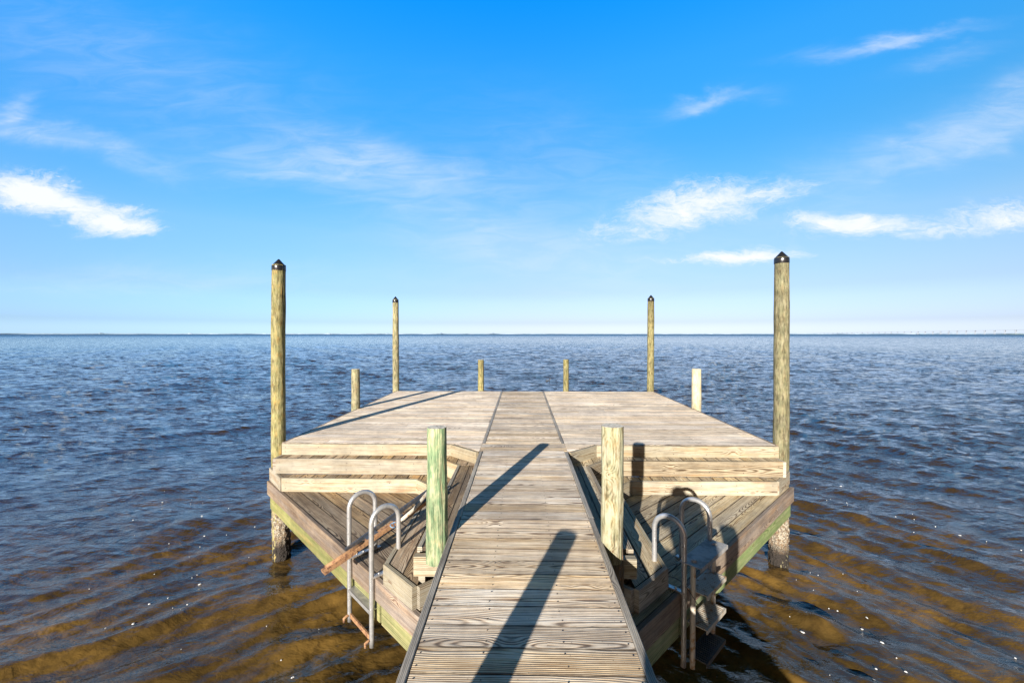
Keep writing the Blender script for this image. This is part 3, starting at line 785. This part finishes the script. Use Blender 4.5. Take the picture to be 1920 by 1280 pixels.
# piles under the walkway (support) - seen only through gaps and from the side
for x, y in ((-.62, 2.98), (.70, 2.98), (-.62, .22), (.68, .22)):
    pass
short_post(-.60, .26, .075, .070, .80, 'round post left of the walkway behind the near pair', M['post_green'], seed=40, group=NG_)
short_post(.62, .20, .075, .070, .70, 'round post right of the walkway behind the near pair', M['post_cream'], seed=44, group=NG_)
for x, y, lb in ((-.50, 3.05, 'left'), (.56, 3.05, 'right')):
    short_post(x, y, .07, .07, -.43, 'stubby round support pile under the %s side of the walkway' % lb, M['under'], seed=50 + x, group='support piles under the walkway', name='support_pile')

# ------------------------------------------------------------------ ladders
def hoop_path(o_, inn, up, w_, ztop, zfront, zback):
    """o_: outer leg plan position; inn: inward unit vector"""
    pts = []; r_ = w_ / 2
    pts += [Vector((o_.x, o_.y, z)) for z in np.linspace(zfront, ztop - r_, 14)]
    for k in range(1, 16):
        an = math.pi * k / 16
        q = o_ + inn * (r_ - r_ * math.cos(an)); pts.append(Vector((q.x, q.y, ztop - r_ + r_ * math.sin(an) * 1.0)))
    q = o_ + inn * w_
    pts += [Vector((q.x, q.y, z)) for z in np.linspace(ztop - r_, zback, 8)]
    return pts
def ladder(sg, far, near, lab):
    s2 = math.sqrt(.5); inn = Vector((-sg * s2, s2)); alo = Vector((-sg * s2, -s2))       # alo: along the edge towards the camera
    base = Vector(far)
    root = tag(empty('swim_ladder', (base.x, base.y, 0)), lab, 'ladder', 'swim ladders on the landing edges')
    loc = lambda p: Vector((p[0] - base.x, p[1] - base.y, p[2]))
    TR = .0185; zb = -.99
    for pos in (far, near):
        o_ = Vector(pos); mb = MB()
        mb.tube([loc(p) for p in hoop_path(o_, inn, None, .225, .045, zb, Z3 + .02)], TR, 14)
        rail = mb.build('handrail', M['alu'], root)
        mb = MB()                                         # foot strap on the decking
        q0 = o_ + inn * .01; q1 = o_ + inn * .245; mid = (q0 + q1) / 2
        mb.box(loc((mid.x, mid.y, Z3 + .012)), (inn * .14).to_3d(), (alo * .019).to_3d(), (0, 0, .006))
        for k in (.06, .12, .18):
            b = o_ + inn * k; mb.tube([loc((b.x, b.y, Z3 + .016)), loc((b.x, b.y, Z3 + .026))], .009, 6)
        mb.build('foot_strap', M['alu'], root)
    return root, loc, inn, alo, base
F, N_ = Vector((-1.41, 3.435)), Vector((-1.127, 3.152))
root, loc, inn, alo, base = ladder(-1, F, N_, 'aluminium swim ladder with a rusty folded-up section, left of the walkway')
mid = (F + N_) / 2; hw = (F - N_).length / 2
for z, mt, nm in ((-.715, M['alu'], 'rung'), (-.935, M['rust'], 'hinge_strap')):
    mb = MB(); c = mid + inn * (.02 if nm == 'rung' else .0)
    if nm == 'rung':
        mb.box(loc((c.x, c.y, z)), (alo * hw).to_3d(), (inn * .035).to_3d(), (0, 0, .004))
        mb.box(loc((c.x - inn.x * .035, c.y - inn.y * .035, z - .010)), (alo * hw).to_3d(), (inn * .003).to_3d(), (0, 0, .014))
    else:
        mb.box(loc((c.x, c.y, z)), (alo * (hw - .01)).to_3d(), (inn * .006).to_3d(), (0, 0, .018))
        for s_ in (-1, 1):
            e_ = mid + alo * (hw * s_ * .98)
            mb.tube([loc((e_.x - inn.x * d_, e_.y - inn.y * d_, z + h_)) for d_, h_ in ((0, 0), (.03, .0), (.05, -.01), (.048, -.04))], .011, 8)
    mb.build(nm, mt, root)
# folded lower section: two channel rails and treads, swung up and lying across the landing
p0 = Vector((-1.4475, 3.098, -.3626)); p1 = Vector((-.772, 3.792, -.068)); dr = (p1 - p0).normalized(); al3 = alo.to_3d()
nrm = dr.cross(al3).normalized()
if nrm.z < 0: nrm = -nrm
for off, nm, mt in ((0.0, 'folded_rail', M['rust']), (-.07, 'folded_rail', M['dark_metal'])):
    mb = MB(); a_ = p0 + al3 * off + (dr * .18 if off else Vector()); b_ = p1 + al3 * off + nrm * (.04 if off else 0)
    c = (a_ + b_) / 2; hl = (b_ - a_) / 2
    w_ = .024 if not off else .008
    mb.box(loc(c), hl, al3 * w_, nrm * .003)
    mb.box(loc(c + al3 * w_ + nrm * -.014), hl, al3 * .003, nrm * .014)
    mb.box(loc(c - al3 * w_ + nrm * -.014), hl, al3 * .003, nrm * .014)
    if not off:
        a2 = p0 + dr * .10; mb.box(loc(a2 + nrm * -.02 + al3 * .0), dr * .13, al3 * .034, nrm * .010)
        mb.tube([loc(p0 - dr * .0), loc(p0 + dr * .3)], .018, 8)
    mb.build(nm, mt, root)
for t_ in (.38, .62, .86):
    mb = MB(); c = p0 + (p1 - p0) * t_ + al3 * (-.035) + nrm * .0
    mb.box(loc(c), dr * .05, al3 * .04, nrm * .004); mb.box(loc(c + dr * .05 - nrm * .012), dr * .003, al3 * .04, nrm * .014)
    mb.build('folded_tread', M['dark_metal'], root)
mb = MB(); q = p0 + (p1 - p0) * .55
mb.tube([loc(q + dr * .02 + al3 * .07 + nrm * .01), loc(q + dr * .2 + al3 * .06 + nrm * .03), loc(q + dr * .36 + al3 * .02 + nrm * .06), loc(q + dr * .46 - al3 * .03 + nrm * .07)], .016, 10)
mb.build('folded_tube', M['alu_dirty'], root)
# twine from the ladder to the step corner
mb = MB(); A_ = Vector((-1.013, 3.31, -.117)); B_ = Vector((-1.0, 4.63, -.38))
pts = [A_ + Vector((.02 * math.cos(k), .02 * math.sin(k), -.006 * k)) for k in np.linspace(0, 6, 12)] + [A_.lerp(B_, t_) + Vector((-.12 * math.sin(t_ * 3.14), 0, -.12 * math.sin(t_ * 3.14))) for t_ in np.linspace(.05, 1, 14)]
mb.tube(pts, .0035, 5); o = mb.build('twine', M['rope'])
tag(o, 'thin blue twine tied from the left ladder to the step corner', 'twine')

F, N_ = Vector((1.465, 3.33)), Vector((1.148, 3.013))
root, loc, inn, alo, base = ladder(1, F, N_, 'aluminium swim ladder with its stepped lower section down, right of the walkway')
mid = (F + N_) / 2; hw = (F - N_).length / 2
# sliding lower section with its own rusty rails and perforated treads
for s_ in (-1, 1):
    e_ = mid + alo * ((hw - .045) * s_) - inn * .045
    mb = MB(); mb.tube([loc((e_.x, e_.y, z)) for z in np.linspace(-1.0, -.25, 10)], .0185, 12)
    mb.build('lower_rail', M['alu_dirty'], root)
mb = MB()
c = mid - inn * .05
mb.box(loc((c.x, c.y, -.24)), (alo * (hw + .02)).to_3d(), (inn * .075).to_3d(), (0, 0, .003))
mb.box(loc((c.x - inn.x * .075, c.y - inn.y * .075, -.252)), (alo * (hw + .02)).to_3d(), (inn * .003).to_3d(), (0, 0, .014))
for s_ in (-1, 1):
    e_ = c + alo * (hw - .045) * s_
    mb.tube([loc((e_.x, e_.y, -.238)), loc((e_.x, e_.y, -.225))], .020, 12)
mb.build('top_plate', simple('grey_plate', (.30, .29, .27), .7, .0, ns=14, var=.35), root)
for z in (-.45, -.69, -.925):
    mb = MB(); c = mid - inn * .07
    mb.box(loc((c.x, c.y, z)), (alo * (hw - .05)).to_3d(), (inn * .07).to_3d(), (0, 0, .004))
    mb.box(loc((c.x - inn.x * .07, c.y - inn.y * .07, z - .012)), (alo * (hw - .05)).to_3d(), (inn * .003).to_3d(), (0, 0, .016))
    for k in range(-7, 8):
        b = c + alo * (hw - .07) * (k / 7); mb.box(loc((b.x, b.y, z + .0055)), (alo * .003).to_3d(), (inn * .06).to_3d(), (0, 0, .002))
    mb.build('tread', M['alu_dirty'] if z > -.9 else M['dark_metal'], root)
mb = MB()
a_ = Vector((1.09, 3.22, Z3 + .01)); pts = [a_ + Vector((.10 * t_, -.34 * t_, .06 * math.sin(t_ * 3.1))) for t_ in np.linspace(0, 1, 14)]
mb.tube(pts, .0028, 5); o = mb.build('cord', M['nail']); tag(o, 'thin black cord curving across the shaded boards by the right ladder', 'cord')

# ------------------------------------------------------------------ bridge, islet, seabird
def hz(px, Y): return (px - 978) / 800 * Y
brg = tag(empty('long_bridge', (hz(1920, 5200), 5200, WATER_Z)), 'long low bridge with paired piers on the horizon at the right', 'bridge')
mB, gB, pB = mat('hazy_concrete'); 
nB = gB.noise(gB.new('ShaderNodeTexCoord').outputs['Object'], .05, 3, .5); gB.put(pB.inputs['Base Color'], gB.mix(nB, C4(.30, .32, .34), C4(.24, .26, .28))); pB.inputs['Roughness'].default_value = .9  # distance haze put into the concrete colour
b0 = Vector((hz(1990, 4300), 4300, 0)); b1 = Vector((hz(1450, 9000), 9000, 0)); off = Vector(brg.location)
N = 46
mb = MB(); top = []
for i in range(N + 1):
    t_ = i / N; p = b0.lerp(b1, t_); h = 46 * max(0, 1 - t_ * 1.05) ** .8 + 7
    top.append(Vector((p.x, p.y, WATER_Z + h)))
dirb = (b1 - b0).normalized(); nb = Vector((-dirb.y, dirb.x, 0))
for i in range(N):
    c = (top[i] + top[i + 1]) / 2 - off; mb.box(c, (top[i + 1] - top[i]) / 2, nb * 7, Vector((0, 0, .8)))
mb.build('bridge_deck', mB, brg)
for i in range(2, N):
    mb = MB(); tp = top[i] - off; hh = (tp.z - 1.5) / 2
    for s_ in (-1, 1): mb.box((tp.x + nb.x * 6 * s_, tp.y + nb.y * 6 * s_, hh), nb * 1.6, dirb * 1.6, Vector((0, 0, hh)))
    mb.box((tp.x, tp.y, tp.z - 5), nb * 9.5, dirb * 3, Vector((0, 0, 2.5)))
    mb.build('bridge_pier', mB, brg)
mI, gI, pI = mat('islet_scrub'); gI.put(pI.inputs['Base Color'], C4(.10, .14, .14)); pI.inputs['Roughness'].default_value = 1
mb = MB(); vs_ = []; n = 40
for i in range(n + 1):
    t_ = i / n; xx = hz(1868, 3000) + t_ * 140; hh = 5.5 * math.sin(t_ * math.pi) ** .3 * (1 + .25 * mnoise.noise((i * .9, 0, 0)))
    if i in (0, n): hh = 0
    vs_ += [(xx, 2990, WATER_Z - .3), (xx, 3000, WATER_Z + hh), (xx, 3050, WATER_Z + hh), (xx, 3060, WATER_Z - .3)]
mb.add(vs_, [[i * 4 + k, i * 4 + k + 1, (i + 1) * 4 + k + 1, (i + 1) * 4 + k][::-1] for i in range(n) for k in range(3)])
tag(mb.build('islet', mI), 'low dark islet under the bridge at the right horizon', kind='structure')

def seabird():
    Y = 26.0; x, z = hz(1027, Y), WATER_Z
    o = tag(empty('seabird', (x, Y, z)), 'small dark seabird floating beyond the middle of the far platform edge', 'bird')
    bm = bmesh.new(); bmesh.ops.create_uvsphere(bm, u_segments=20, v_segments=14, radius=1)
    for v in bm.verts:
        t_ = v.co.x; v.co = Vector((v.co.x * .20, v.co.y * .085 * (1 - .35 * max(0, -t_)), v.co.z * .075 + .05 + (.04 * max(0, -t_) ** 2)))
    def put(name, bm, m_):
        me = bpy.data.meshes.new(name); bm.to_mesh(me); bm.free(); me.materials.append(m_)
        for p in me.polygons: p.use_smooth = True
        q = bpy.data.objects.new(name, me); COL.objects.link(q); q.parent = o
    # neck and head joined into the body by a tapered tube
    mbx = MB(); mbx.tube([(.12, 0, .06), (.17, 0, .13), (.18, 0, .20), (.21, 0, .235), (.25, 0, .235)], [.045, .032, .027, .036, .02], 12)
    b2 = bmesh.new(); me = bpy.data.meshes.new('t'); me.from_pydata(mbx.v, [], mbx.f); bm.from_mesh(me)
    put('body', bm, simple('dark_plumage', (.035, .03, .025), .7))
    mbx = MB(); mbx.tube([(.26, 0, .232), (.30, 0, .228), (.325, 0, .222)], [.011, .007, .002], 8); mbx.build('bill', simple('bill_horn', (.3, .2, .08), .5), o)
    for s_ in (-1, 1):
        mbx = MB(); mbx.tube([(.08, .075 * s_, .08), (-.04, .085 * s_, .085), (-.2, .04 * s_, .10)], [.02, .032, .006], 10); mbx.build('wing', simple('wing_plumage', (.07, .06, .05), .7), o)
seabird()
bpy.data.objects['seabird'].scale = (.6, .6, .6)

# ------------------------------------------------------------------ foam flecks
def foam():
    mb = MB(); fx = []; 
    r_ = np.random.default_rng(3)
    centres = [(-3.0, 3.1), (-2.1, 2.6), (-3.6, 4.2), (-1.6, 2.2), (2.4, 2.7), (2.9, 3.3), (3.4, 5.1), (4.4, 5.2), (2.2, 2.3), (-4.8, 4.7), (5.2, 4.2), (.98, 2.0), (-2.6, 5.2)]
    for cx, cy in centres:
        n = r_.integers(5, 14)
        for _ in range(n):
            fx.append((cx * 1.25 + r_.normal(0, .45), cy * 1.45 + r_.normal(0, .45), abs(r_.normal(0, .0036)) + .0018))
    X = np.array([f[0] for f in fx]); Y = np.array([f[1] for f in fx]); H = wave_h(X, Y) + WATER_Z
    for (x, y, s_), z in zip(fx, H):
        sd = r_.random() * 50; k = 10; el = 1 + r_.random() * 1.6; an0 = (math.atan2(1, .7) if x < 0 else math.atan2(1, -.7)) + r_.normal(0, .3)
        ring = []; ca, sa = math.cos(an0), math.sin(an0)
        for i in range(k):
            an = 2 * math.pi * i / k; q = s_ * (1 + .5 * mnoise.noise((math.cos(an) + sd, math.sin(an), 0)))
            a_, b_ = math.cos(an) * q * el, math.sin(an) * q
            ring.append((x + a_ * ca - b_ * sa, y + a_ * sa + b_ * ca, z + .003))
        top = [(x + (p[0] - x) * .6, y + (p[1] - y) * .6, z + .010) for p in ring]
        mb.add(ring + top, [[i, (i + 1) % k, k + (i + 1) % k, k + i] for i in range(k)] + [list(range(k, 2 * k))])
    o = mb.build('foam', simple('white_foam', (.5, .5, .48), .6)); tag(o, 'small white foam flecks drifting on the brown water', 'foam', kind='stuff')
foam()

# ------------------------------------------------------------------ person behind the camera (only the shadow reaches the picture)
def person():
    o = tag(empty('person', (.06, -.50, .09)), 'person crouching on the walkway behind the viewpoint, casting the broad shadow over the right ladder', 'person')
    V = [(0, 0, .52), (0, .10, .72), (0, .20, .92), (0, .28, .95), (0, .36, .98), (0, .43, 1.0),         # pelvis, spine, chest, neck, head
         (.12, .26, .93), (.17, .30, .74), (.13, .45, .78), (.11, .53, .80), (-.12, .26, .93), (-.17, .30, .74), (-.13, .45, .78), (-.11, .53, .80),
         (.10, .02, .50), (.16, .36, .56), (.15, .10, .10), (.15, .26, .04), (-.10, .02, .50), (-.16, .36, .56), (-.15, .10, .10), (-.15, .26, .04)]
    E_ = [(0, 1), (1, 2), (2, 3), (3, 4), (4, 5), (2, 6), (6, 7), (7, 8), (8, 9), (2, 10), (10, 11), (11, 12), (12, 13), (0, 14), (14, 15), (15, 16), (16, 17), (0, 18), (18, 19), (19, 20), (20, 21)]
    RD = [.17, .17, .15, .09, .085, .08, .075, .045, .035, .03, .075, .05, .035, .03, .10, .07, .045, .035, .10, .07, .045, .035]
    me = bpy.data.meshes.new('body'); me.from_pydata(V, E_, []); b = bpy.data.objects.new('body', me); COL.objects.link(b); b.parent = o
    sk = b.modifiers.new('skin', 'SKIN')
    for i, r_ in enumerate(RD): me.skin_vertices[0].data[i].radius = (r_, r_)
    me.skin_vertices[0].data[0].use_root = True
    b.modifiers.new('sub', 'SUBSURF').levels = 2; b.modifiers['sub'].render_levels = 2
    me.materials.append(simple('navy_clothing', (.05, .06, .09), .9))
person()
